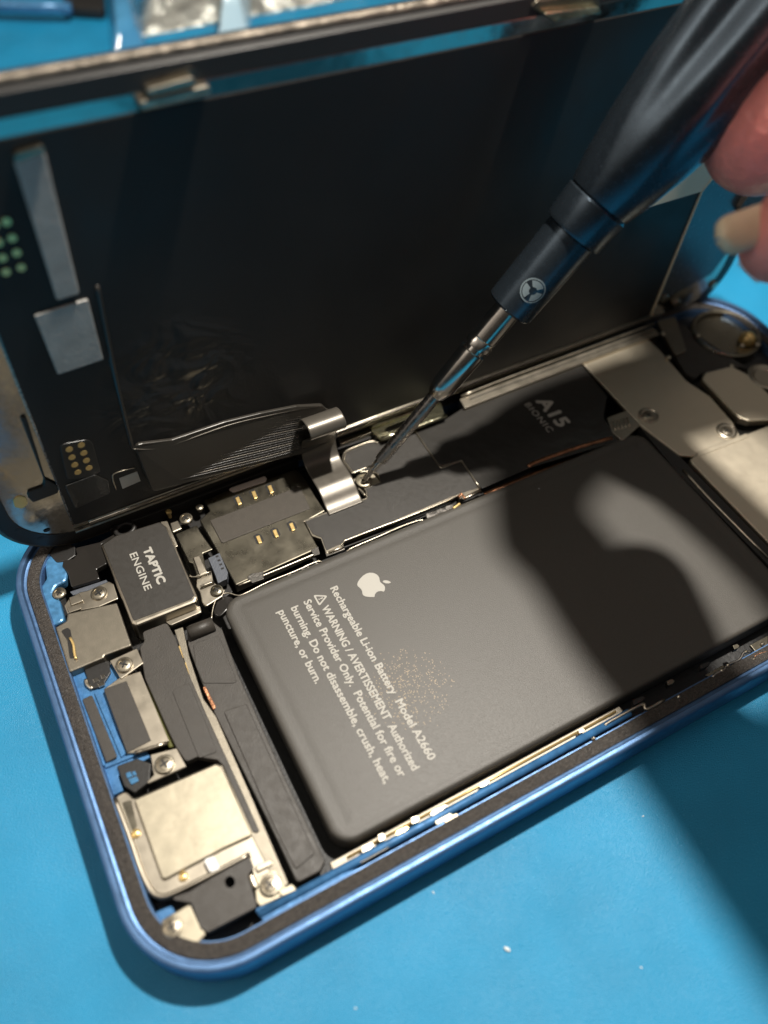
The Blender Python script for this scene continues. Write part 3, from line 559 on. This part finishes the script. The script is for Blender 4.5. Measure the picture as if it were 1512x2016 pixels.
# ------------------------------------------------------------------ the upright display
DL, DH = 129.0, 62.0
disp = thing('display_assembly', DD(DL/2, 0, -.5), 'black display assembly standing upright along the far long side of the phone', 'phone display')
def PD(name, k, pts, w1, th, mat, parent=disp, bevel=.1, r=.3, holes=()):
    return prism(name, trd(k, pts, w1), w1-th, w1, mat, parent, bevel, r, [list(reversed(trd(k, h, w1))) for h in holes], Wd)
prism('glass', rrect(0, 0, DL, DH, 10.5, 12), -1.9, -.5, m_film_gloss, disp, .3, conv=Wd)
prism('border', rrect(.25, .25, DL-.25, DH-.25, 10.2, 12), -.49, .1, m_dark, disp, .12, holes=[list(reversed(rrect(2.3, 2.6, DL-2.3, DH-2.6, 8.2, 12)))], conv=Wd)
bm = bmesh.new(); add_tube(bm, [(x, y, -.45) for x, y in rrect(.2, .2, DL-.2, DH-.2, 10.3, 12)], .5, 8, True); build('rim', bm, m_rim, disp, smooth=True, conv=Wd)
prism('backing_sheet', rrect(2.2, 2.4, DL-2.2, DH-2.5, 8, 12), -.49, .0, m_sheet, disp, .05, conv=Wd)
pan = prism('panel', [(9.1, 4.9), (110.6, 4.9), (110.6, 57.6), (14.5, 57.6), (9.1, 55.8)], .0, .85, m_oled, disp, .1, r=.6, conv=Wd)
# sloped bright lip above the panel, and the one below
def strip(name, pts, mat, parent=disp, th=.15):
    bm = bmesh.new(); add_prism(bm, pts, 0, 1)      # pts in (v, w), swept along u
    return bm
def sweep(name, sec, u0, u1, mat, parent=disp, bevel=.05):
    bm = bmesh.new()
    a = [bm.verts.new((u0, v, w)) for v, w in sec]; b = [bm.verts.new((u1, v, w)) for v, w in sec]
    bm.faces.new(a); bm.faces.new(list(reversed(b)))
    for i in range(len(sec)): j = (i+1) % len(sec); bm.faces.new((a[i], a[j], b[j], b[i]))
    return build(name, bm, mat, parent, bevel=bevel, conv=Wd)
sweep('upper_lip', [(57.65, 0), (57.65, .8), (59.3, .8), (59.3, 0)], 6, 121, m_sheet)
sweep('upper_bezel', [(59.34, 0), (59.34, .84), (61.3, .7), (61.5, 0)], 9, 120, m_dark)
sweep('lower_lip', [(4.8, 0), (4.8, 1.15), (4.45, 1.25), (3.3, .6), (3.1, 0)], 11, 114, m_rail)
tube('lower_rail', [Vector((9, 2.9, .35)), Vector((40, 2.95, .4)), Vector((112, 2.9, .4))], .2, m_edge, disp, conv=Wd)
for k, c in (('F', [(272, 203), (412, 168), (418, 183), (282, 217)]), ('F', [(288, 178), (380, 152), (388, 168), (298, 190)])): PD('catch', k, c, 1.7, 1.2, m_edge, r=.4, bevel=.2)
PD('catch_base', 'F', [(240, 178), (375, 132), (400, 148), (405, 190), (270, 222), (262, 200)], .8, .6, m_dkmetal, r=.5)
PD('catch', 'C', [(215, 75), (545, 40), (560, 75), (290, 128)], 1.7, 1.2, m_green, r=.4, bevel=.2); PD('catch_base', 'C', [(155, 40), (190, 5), (540, -40), (560, 60), (260, 110)], 1.0, .8, m_dkmetal, r=.5)
PD('grey_pad', 'F', [(28, 318), (88, 300), (157, 578), (112, 592)], 1.25, .4, m_greytape, r=.3); PD('grey_pad', 'F', [(68, 622), (173, 590), (204, 708), (114, 738)], 1.15, .3, m_greytape, r=.2, bevel=.08)
PD('pad_cap', 'F', [(26, 305), (84, 287), (92, 300), (32, 322)], 1.5, .6, m_dkmetal, r=.3)
PD('contact_island', 'A', [(340, 1092), (505, 1062), (530, 1085), (575, 1245), (540, 1275), (385, 1292)], .95, .1, m_flex, r=.8, bevel=.05)
def gold_dots(lst):
    for x, y in lst:
        u, v = atd(x, y, .98); prism('gold_dot', disc_poly((u, v), .43, 16), .9, 1.0, m_gold, disp, 0, conv=Wd)
gold_dots([px('A', x, y) for x, y in ((397, 1120), (466, 1095), (412, 1165), (480, 1140), (428, 1208), (495, 1183), (446, 1250), (510, 1225))])
gold_dots([(13, 437), (24, 469), (33, 498), (42, 527), (-12, 445), (-3, 478), (5, 508), (12, 536)])
def dpath(k, pts, w, n=4): return smooth_path([Vector((*atd(*px(k, x, y), w), w)) for x, y in pts], n)
tube('moulded_ridge', dpath('A', [(555, 180), (600, 400), (660, 700), (720, 960), (752, 1085), (775, 1118), (820, 1118), (1000, 1080), (1300, 980), (1512, 935)], .9), .22, m_flex, disp, conv=Wd)
tube('moulded_ridge', dpath('A', [(620, 560), (690, 850), (760, 1090)], .9), .14, m_flex, disp, conv=Wd)
PD('bezel_notch', 'A', [(118, 945), (150, 930), (170, 990), (262, 1290), (332, 1325), (335, 1370), (190, 1425), (160, 1395), (165, 1365), (250, 1335), (255, 1300)], .35, .35, m_dark, r=.4)
PD('orange_pad', 'A', [(75, 1410), (105, 1385), (150, 1395), (160, 1430), (130, 1460), (85, 1450)], .12, .12, m_gold, r=.5, bevel=.02)
PD('orange_pad', 'A', [(855, 1370), (880, 1335), (940, 1312), (985, 1330), (960, 1360)], .2, .5, m_gold, r=.4, bevel=.05)
PD('flap', 'A', [(372, 1330), (545, 1265), (620, 1300), (630, 1370), (430, 1460)], 1.0, .15, m_flex, r=.3)
PD('label_patch', 'A', [(682, 1285), (785, 1245), (805, 1300), (702, 1345)], .92, .06, m_print_dim, r=.05, bevel=0)
tube('printed_corner', dpath('A', [(665, 1350), (645, 1285), (660, 1255), (775, 1222)], .9), .09, m_edge, disp, conv=Wd)
# ribs of the display flex running along the bottom
ribp = [(268, 886), (345, 876), (447, 841), (520, 823), (590, 809), (640, 806), (657, 820), (662, 858), (590, 888), (520, 906), (448, 926), (360, 950), (300, 968), (285, 930)]
def Wr(p): return Wd((p[0], p[1], p[2]+max(0, 12.5-p[1])*.22))
rb = prism('ribbon_base', trd('F', ribp, 2.2), .5, 1.25, m_ribbon_d, disp, .1, r=.8, conv=Wr)
for i in range(20):
    t = (i+.5)/20
    a0 = Vector((280, 892)).lerp(Vector((300, 958)), t); a1 = Vector((345, 881)).lerp(Vector((360, 944)), t); a2 = Vector((447, 846)).lerp(Vector((450, 921)), t); a3 = Vector((520, 828)).lerp(Vector((525, 901)), t); a4 = Vector((595, 815)).lerp(Vector((600, 878)), t)
    tube('ribbon_trace', dpath('F', [tuple(a0), tuple(a1), tuple(a2), tuple(a3), tuple(a4)], 2.2, 3) if 0 else [Vector((q.x, q.y, 1.25)) for q in dpath('F', [tuple(a0), tuple(a1), tuple(a2), tuple(a3), tuple(a4)], 2.2, 3)], (.05, .08, .06)[i % 3], m_ribbon if i % 3 == 0 else m_flex, disp, conv=Wr)
tube('ribbon_edge', dpath('F', [(262, 884), (300, 884), (345, 874), (447, 838), (520, 820), (590, 806), (640, 804), (658, 818)], 1.3), .08, m_ribbon, disp, conv=Wd)
# the neck that curls over and dives to the board
def ribbon_neck():
    prof = [(57.9, 8.3), (57.4, 10.0), (56.4, 11.0), (55.0, 11.2), (54.1, 10.7), (53.9, 9.7), (54.9, 8.4), (56.6, 6.6), (57.4, 4.6), (57.3, 2.6), (56.3, 1.2), (54.6, .8), (53.0, .8), (51.8, .75), (50.6, .35), (49.6, -.2), (48.8, -.5), (47.9, -.62)]
    pts = smooth_path([Vector((0, a, b)) for a, b in prof], 5); bm = bmesh.new(); rows = []; n = len(pts); K = 28
    for i, p in enumerate(pts):
        t = i/(n-1); xa = 42.6+.2*math.sin(t*3); d = pts[min(i+1, n-1)]-pts[max(i-1, 0)]; d.normalize(); nr = Vector((0, -d.z, d.y))
        rows.append([(bm.verts.new(Vector((xa+5.5*k/K, p.y, p.z))+nr*(.065 if (k % 2 and 2 < k < K-2) else .04)), bm.verts.new(Vector((xa+5.5*k/K, p.y, p.z))-nr*.12)) for k in range(K+1)])
    for r0, r1 in zip(rows, rows[1:]):
        for k in range(K):
            bm.faces.new((r0[k][0], r0[k+1][0], r1[k+1][0], r1[k][0])); bm.faces.new((r0[k][1], r1[k][1], r1[k+1][1], r0[k+1][1]))
        bm.faces.new((r0[0][0], r1[0][0], r1[0][1], r0[0][1])); bm.faces.new((r0[K][0], r0[K][1], r1[K][1], r1[K][0]))
    for r0 in (rows[0], rows[-1]):
        for k in range(K): bm.faces.new((r0[k][0], r0[k+1][0], r0[k+1][1], r0[k][1]))
    o = build('ribbon_cable', bm, m_ribbon, disp, smooth=True); return o
ribbon_neck()
# holes in the lower corner of the border
for x, y in ((130, 240), (350, 245), (610, 240), (300, 300), (470, 290)):
    u, v = atd(*px('1', x, y), .12); prism('vent_hole', [(u+.45*math.cos(a), v+.25*math.sin(a)) for a in [2*math.pi*i/12 for i in range(12)]], .08, .125, m_black, disp, 0, conv=Wd)
P('pale_tape', '4', [(566, 240), (590, 225), (836, 140), (852, 160), (842, 182), (600, 262)], -.6, .15, m_pinkwhite, rd, r=.2, bevel=.04)
u0, v0 = 97, 29.0
prism('upper_sheet', [(u0, v0), (111.3, v0-.1), (111.9, 30.5), (113.6, 31.6), (113.6, 57.4), (u0, 57.4)], .86, 1.05, m_cream, disp, .08, conv=Wd)
prism('muting_film', [(111.8, 9), (114, 6.5), (124, 9), (126.3, 14), (126.3, 44), (111.8, 44)], .02, .09, m_muting, disp, .02, r=.8, conv=Wd)  # dark film added to mute the bright reflection in the sheet beneath
PD('speaker_grille', 'C', [(1350, 1200), (1400, 1120), (1560, 1080), (1560, 1190), (1380, 1260)], 1.2, 1.0, m_gasket, r=.3)
tube('panel_edge', [Vector((110.9, 5, .9)), Vector((110.9, 29, .95)), Vector((111.9, 30.6, 1.0)), Vector((113.8, 31.6, 1.0))], .22, m_cream, disp, conv=Wd)
tube('panel_edge', [Vector((11, 4.85, .9)), Vector((60, 4.85, .95)), Vector((110.7, 4.85, .9))], .12, m_edge, disp, conv=Wd)
tube('panel_edge', [Vector((9.05, 5, .8)), Vector((9.05, 55, .8))], .1, m_shaft, disp, conv=Wd)
for x, y in ((1311, 590), (1408, 563), (1335, 600)):
    u, v = atd(x, y, .6); prism('rivet', disc_poly((u, v), .8, 16), 0, .5, m_edge, disp, .1, conv=Wd)

# ------------------------------------------------------------------ screwdriver
TIP = at(714, 948, 0.05); HP = dp(1180, 396, 100); AX = (HP-TIP).normalized()
def along(px_, py_):
    d = (dp(px_, py_, 100)-CAMP).normalized(); n = d.cross(AX).normalized()
    M3 = Matrix((d, -AX, n)).transposed(); s = M3.inverted() @ (TIP-CAMP); return s.y
sA = [along(*p) for p in ((741, 900), (863, 783), (876, 768), (933, 680), (940, 668), (993, 599), (1124, 457), (1174, 392))]
drv = thing('precision_screwdriver', TIP, 'slim dark blue precision screwdriver with a chrome bit, its tip in a screw', 'screwdriver')
s0, s1, s2, s3, s4, s5, s6, s7 = sA
def cross(h, r, a): return r*(.62+.38*abs(math.cos(2*a))**.6) if h < s0*.6 else r
lathe('blade', [(0, .28), (.3, .42), (s0*.55, .5), (s0*.6, .62), (s0, .66)], TIP, AX, m_chrome, drv, 32, cross)
lathe('shaft', [(s0-.02, .7), (s0+.1, .9), (s0+.5, .95), (s1, .98)], TIP, AX, m_shaft, drv, 32)
lathe('bit_shank', [(s1-.1, 1.0), (s1+.15, 1.25), (s2+.4, 1.75), (s3-1.2, 1.85), (s3-.6, 1.8), (s3-.5, 1.45), (s3+.1, 1.4), (s3+.2, 1.9), (s3+.9, 1.95), (s4+.6, 1.7), (s4+.8, 1.85), (s5+.3, 1.85)], TIP, AX, m_chrome, drv, 40,
      lambda h, r, a: r*(1-.05*(abs(((a*6/(2*math.pi)) % 1)-.5)*2)) if h > s3+.1 else r)
lathe('collar', [(s5, 1.9), (s5, 2.95), (s5+.3, 3.25), (s5+1, 3.3), (s6-.1, 3.45), (s6, 3.3), (s6+.15, 3.3)], TIP, AX, m_handle, drv, 56)
lathe('ring', [(s6+.1, 3.2), (s6+.12, 4.0), (s6+.5, 4.15), (s7-.3, 4.3), (s7-.15, 4.15), (s7+.05, 4.0)], TIP, AX, m_handle, drv, 56)
def flute(h, r, a):
    f = min(1, max(0, (h-s7-4)/16)); return r*(1-.15*f*(.5+.5*math.cos(6*a+1.0))**1.6)
hp = [(s7, 3.9), (s7+.15, 4.3), (s7+.8, 4.5), (s7+3, 5.05), (s7+8, 6.05), (s7+15, 7.0), (s7+24, 7.6), (s7+40, 7.8), (s7+60, 7.6), (s7+72, 6.8), (s7+76, 5.2)]
hps = []
for (a, ra), (b, rb_) in zip(hp, hp[1:]):
    n = max(1, int((b-a)/1.5)); hps += [(a+(b-a)*k/n, ra+(rb_-ra)*k/n) for k in range(n)]
hps.append(hp[-1])
hd = lathe('handle', hps, TIP, AX, m_handle, drv, 144, flute)
# round three-spoke mark engraved on the collar, wrapped on its surface
sc = along(1062, 572); rc = 3.36
def onbarrel(da, dh, dr=.02):                        # da: mm round, dh: mm along
    q = TIP+AX*(sc+dh); v0 = (CAMP-q); v0 -= AX*v0.dot(AX); v0.normalize(); sd = AX.cross(v0)
    ang = (da+EM_OFF)/rc; return q+(v0*math.cos(ang)+sd*math.sin(ang))*(rc+dr)
_q = TIP+AX*sc; _v = (CAMP-_q); _v -= AX*_v.dot(AX); _v.normalize(); _s = AX.cross(_v)
EM_OFF = 0.9 if _s.dot(right) > 0 else -.9
bm = bmesh.new()
def patch(r0, r1, a0, a1, n, dr):
    rows = [[bm.verts.new(onbarrel(r*math.cos(a0+(a1-a0)*k/n), r*math.sin(a0+(a1-a0)*k/n), dr)) for k in range(n+1)] for r in (r0, (r0+r1)/2, r1)]
    for u, v in zip(rows, rows[1:]):
        for k in range(n): bm.faces.new((u[k], u[k+1], v[k+1], v[k]))
patch(1.42, 1.6, 0, 2*math.pi, 40, .03)
for k in range(3): a = k*2*math.pi/3+.55; patch(.5, 1.30, a+.28, a+2*math.pi/3-.28, 12, .03)
build('round_mark', bm, m_emblem, drv)

# ------------------------------------------------------------------ the hand holding the screwdriver
def hand():
    bm = bmesh.new()
    def ball(c, r, sc=(1, 1, 1)):
        mt = Matrix.Translation(c) @ Matrix.Diagonal((*sc, 1)); bmesh.ops.create_icosphere(bm, subdivisions=3, radius=r, matrix=mt)
    def limb(pts):
        for (a, ra), (b, rb2) in zip(pts, pts[1:]):
            a, b = Vector(a), Vector(b); n = max(2, int((b-a).length/1.6))
            for k in range(n+1):
                t = k/n; ball(a.lerp(b, t), ra+(rb2-ra)*t)
    f1 = dp(1500, 268, 94); f2 = dp(1532, 482, 83); f1b = dp(1640, 215, 96); f1c = dp(1850, 120, 90)
    limb([(f1, 6.9), (f1+Vector((1.2, -2.2, 3.5)), 6.8), ((97, 36, 57), 5.8), ((98.5, 30, 68), 5.3), ((100, 21, 79), 5.4), ((98, 2, 86), 9)])
    limb([((82.5, 36, 82), 5.4), ((82, 27, 85), 5.6), ((83, 18, 85), 6.2), ((87, 2, 85), 11), ((91, -10, 85), 14)])
    limb([(f2, 4.4), (f2+Vector((1.5, -1.5, 3)), 5.4), (f2+Vector((1, -4, 12)), 5.8), ((81, 14, 74), 6), ((86, 2, 84), 9)])
    limb([((82, 8, 48), 5), ((82, 4, 58), 6), ((85, -2, 72), 7), ((90, -12, 84), 11)])
    limb([((96, 47, 92), 5.4), ((86, 44.5, 89), 5.4), ((81.8, 38, 86), 5.2)])
    limb([((112, 58, 92), 6), ((118, 40, 96), 7), ((116, 15, 94), 8), ((104, -6, 88), 12)])
    limb([((90, -8, 85), 14), ((94, -30, 84), 18), ((100, -60, 86), 21), ((106, -100, 90), 24), ((116, -200, 98), 30)])
    limb([((102, -6, 88), 11), ((106, -30, 86), 16), ((108, -60, 86), 18)])
    for v in bm.verts: v.co = W(v.co)
    me = bpy.data.meshes.new('person'); bm.to_mesh(me); bm.free()
    o = bpy.data.objects.new('person', me); link(o, None, (0, 0, 0)); me.materials.append(m_skin)
    r = o.modifiers.new('remesh', 'REMESH'); r.mode = 'VOXEL'; r.voxel_size = .11; r.use_smooth_shade = True
    s = o.modifiers.new('smooth', 'SMOOTH'); s.factor = .8; s.iterations = 14
    dg = bpy.context.evaluated_depsgraph_get(); m2 = bpy.data.meshes.new_from_object(o.evaluated_get(dg)); m2.name = 'person'
    o.modifiers.clear(); o.data = m2
    for f in m2.polygons: f.use_smooth = True
    tag(o, 'hand at the right edge with one long cream nail, holding the screwdriver', 'person')
    # the long nail lies on the lower fingertip and runs past it to the left
    nb = bmesh.new(); a = dp(1408, 464, 80); b = dp(1520, 425, 81.5); ax = (b-a); wdir = Vector(RW[1])*1.0; wdir = (wdir-ax.normalized()*wdir.dot(ax.normalized())).normalized(); nn = ax.normalized().cross(wdir)
    rows = []
    for i in range(13):
        t = i/12; wd = 1.8*(math.sqrt(max(0, 1-(1-min(1, t/.3))**2)) if t < .3 else 1)+.12
        rows.append([[nb.verts.new(a.lerp(b, t)+wdir*(wd*math.cos(q)*-1+.4)+nn*(-1.0*math.sin(q)+off)) for q in [math.pi*k/8 for k in range(9)]] for off in (0, .35)])
    for s_ in (0, 1):
        for u, v in zip(rows, rows[1:]):
            for k in range(8): nb.faces.new((u[s_][k], u[s_][k+1], v[s_][k+1], v[s_][k]))
    for u, v in zip(rows, rows[1:]):
        for k in (0, 8): nb.faces.new((u[0][k], v[0][k], v[1][k], u[1][k]))
    for k in range(8): nb.faces.new((rows[0][0][k], rows[0][0][k+1], rows[0][1][k+1], rows[0][1][k]))
    build('fingernail', nb, m_nail, o, smooth=True)
hand()

# ------------------------------------------------------------------ behind the display, out of focus
def crumple(name, corners, mat, amp, label, cat, seed=1, nx=40, ny=24, lift=2.0, group=None, sc=.05):
    from mathutils import noise
    bm = bmesh.new(); P4 = [at(*c, -TABLE) for c in corners]; top = []; bot = []
    for j in range(ny+1):
        ra, rb2 = [], []
        for i in range(nx+1):
            p = P4[0].lerp(P4[1], i/nx).lerp(P4[3].lerp(P4[2], i/nx), j/ny)
            h = abs(noise.noise(Vector((p.x*sc+seed*9, p.y*sc, seed))))*amp+abs(noise.noise(Vector((p.x*sc*3, p.y*sc*3, seed+4))))*amp*.35
            e_ = min(i, nx-i, j, ny-j)/3; h = h*min(1, e_)+.15+lift*min(1, e_)
            ra.append(bm.verts.new((p.x, p.y, -TABLE+h))); rb2.append(bm.verts.new((p.x, p.y, -TABLE+.05)))
        top.append(ra); bot.append(rb2)
    for r in (top, bot):
        for j in range(ny):
            for i in range(nx): bm.faces.new((r[j][i], r[j][i+1], r[j+1][i+1], r[j+1][i]))
    for j in range(ny):
        for i in (0, nx): bm.faces.new((top[j][i], top[j+1][i], bot[j+1][i], bot[j][i]))
    for i in range(nx):
        for j in (0, ny): bm.faces.new((top[j][i], top[j][i+1], bot[j][i+1], bot[j][i]))
    o = build(name, bm, mat, None, smooth=True); return tag(o, label, cat, group)
crumple('plastic_bag', [(270, 75), (1000, -60), (1000, -220), (285, -120)], m_cloud, 9, 'crumpled shiny clear plastic bag behind the display', 'plastic bag', 2, 60, 30, 1.0)
crumple('tape_strip', [(222, 130), (292, 105), (262, -60), (205, -50)], m_band, 3, 'wide glossy blue strip of film left of the bag', 'film strip', 3, 10, 30, 6.0, sc=.03)
crumple('tape_strip', [(428, 95), (492, 85), (500, -60), (446, -60)], m_paleband, 3, 'narrow pale strip of film lying across the bag', 'film strip', 5, 10, 30, 11.0, sc=.03)
q = [at(132, 36, -TABLE), at(212, 42, -TABLE), at(205, -40, -TABLE), at(125, -40, -TABLE)]
tag(prism('tool_case', [(p.x, p.y) for p in q], -TABLE, -TABLE+3, m_dark, None, .8, 2.0), 'small black case at the top left edge of the mat', 'case')
tag(tube('thin_tool', [at(-60, 10, -3), at(60, 14, -3), at(140, 16, -3)], 1.6, m_blueclear, None), 'slim blue tool lying at the top left corner', 'tool')
tag(prism('clear_tape_piece', [tuple(at(*c, -TABLE)[:2]) for c in ((1450, 520), (1475, 505), (1512, 530), (1490, 560))], -TABLE, -TABLE+.3, m_bag, None, .05), 'small clear piece of film on the mat past the display', 'film scrap')
def fleck(x, y, z, r, label, group=None):
    c = at(x, y, z); bm = bmesh.new(); bmesh.ops.create_icosphere(bm, subdivisions=2, radius=r, matrix=Matrix.Translation((c.x, c.y, z+r*.4)) @ Matrix.Rotation(x, 4, 'Z') @ Matrix.Diagonal((1.3, .7, .5, 1)))
    tag(build('dust_fleck', bm, m_fleck), label, 'fleck', group)
fleck(998, 1869, -TABLE, .32, 'largest white dust fleck, on the mat just below the phone')
for x, y, r, lb in ((66, 1131, .14, 'faint dust speck on the mat left of the phone near its display'), (1266, 1607, .12, 'faint dust speck on the mat just below the right part of the phone'), (853, 1757, .13, 'faint dust speck close under the near long side of the phone'), (1262, 1905, .12, 'faint dust speck low on the mat towards the right corner'), (700, 1985, .12, 'faint dust speck at the bottom edge of the photo')): fleck(x, y, -TABLE, r, lb, 'tiny dust specks on the mat')
fleck(1061, 962, -.6, .09, 'tiny dust speck on the dark end of the battery', None)
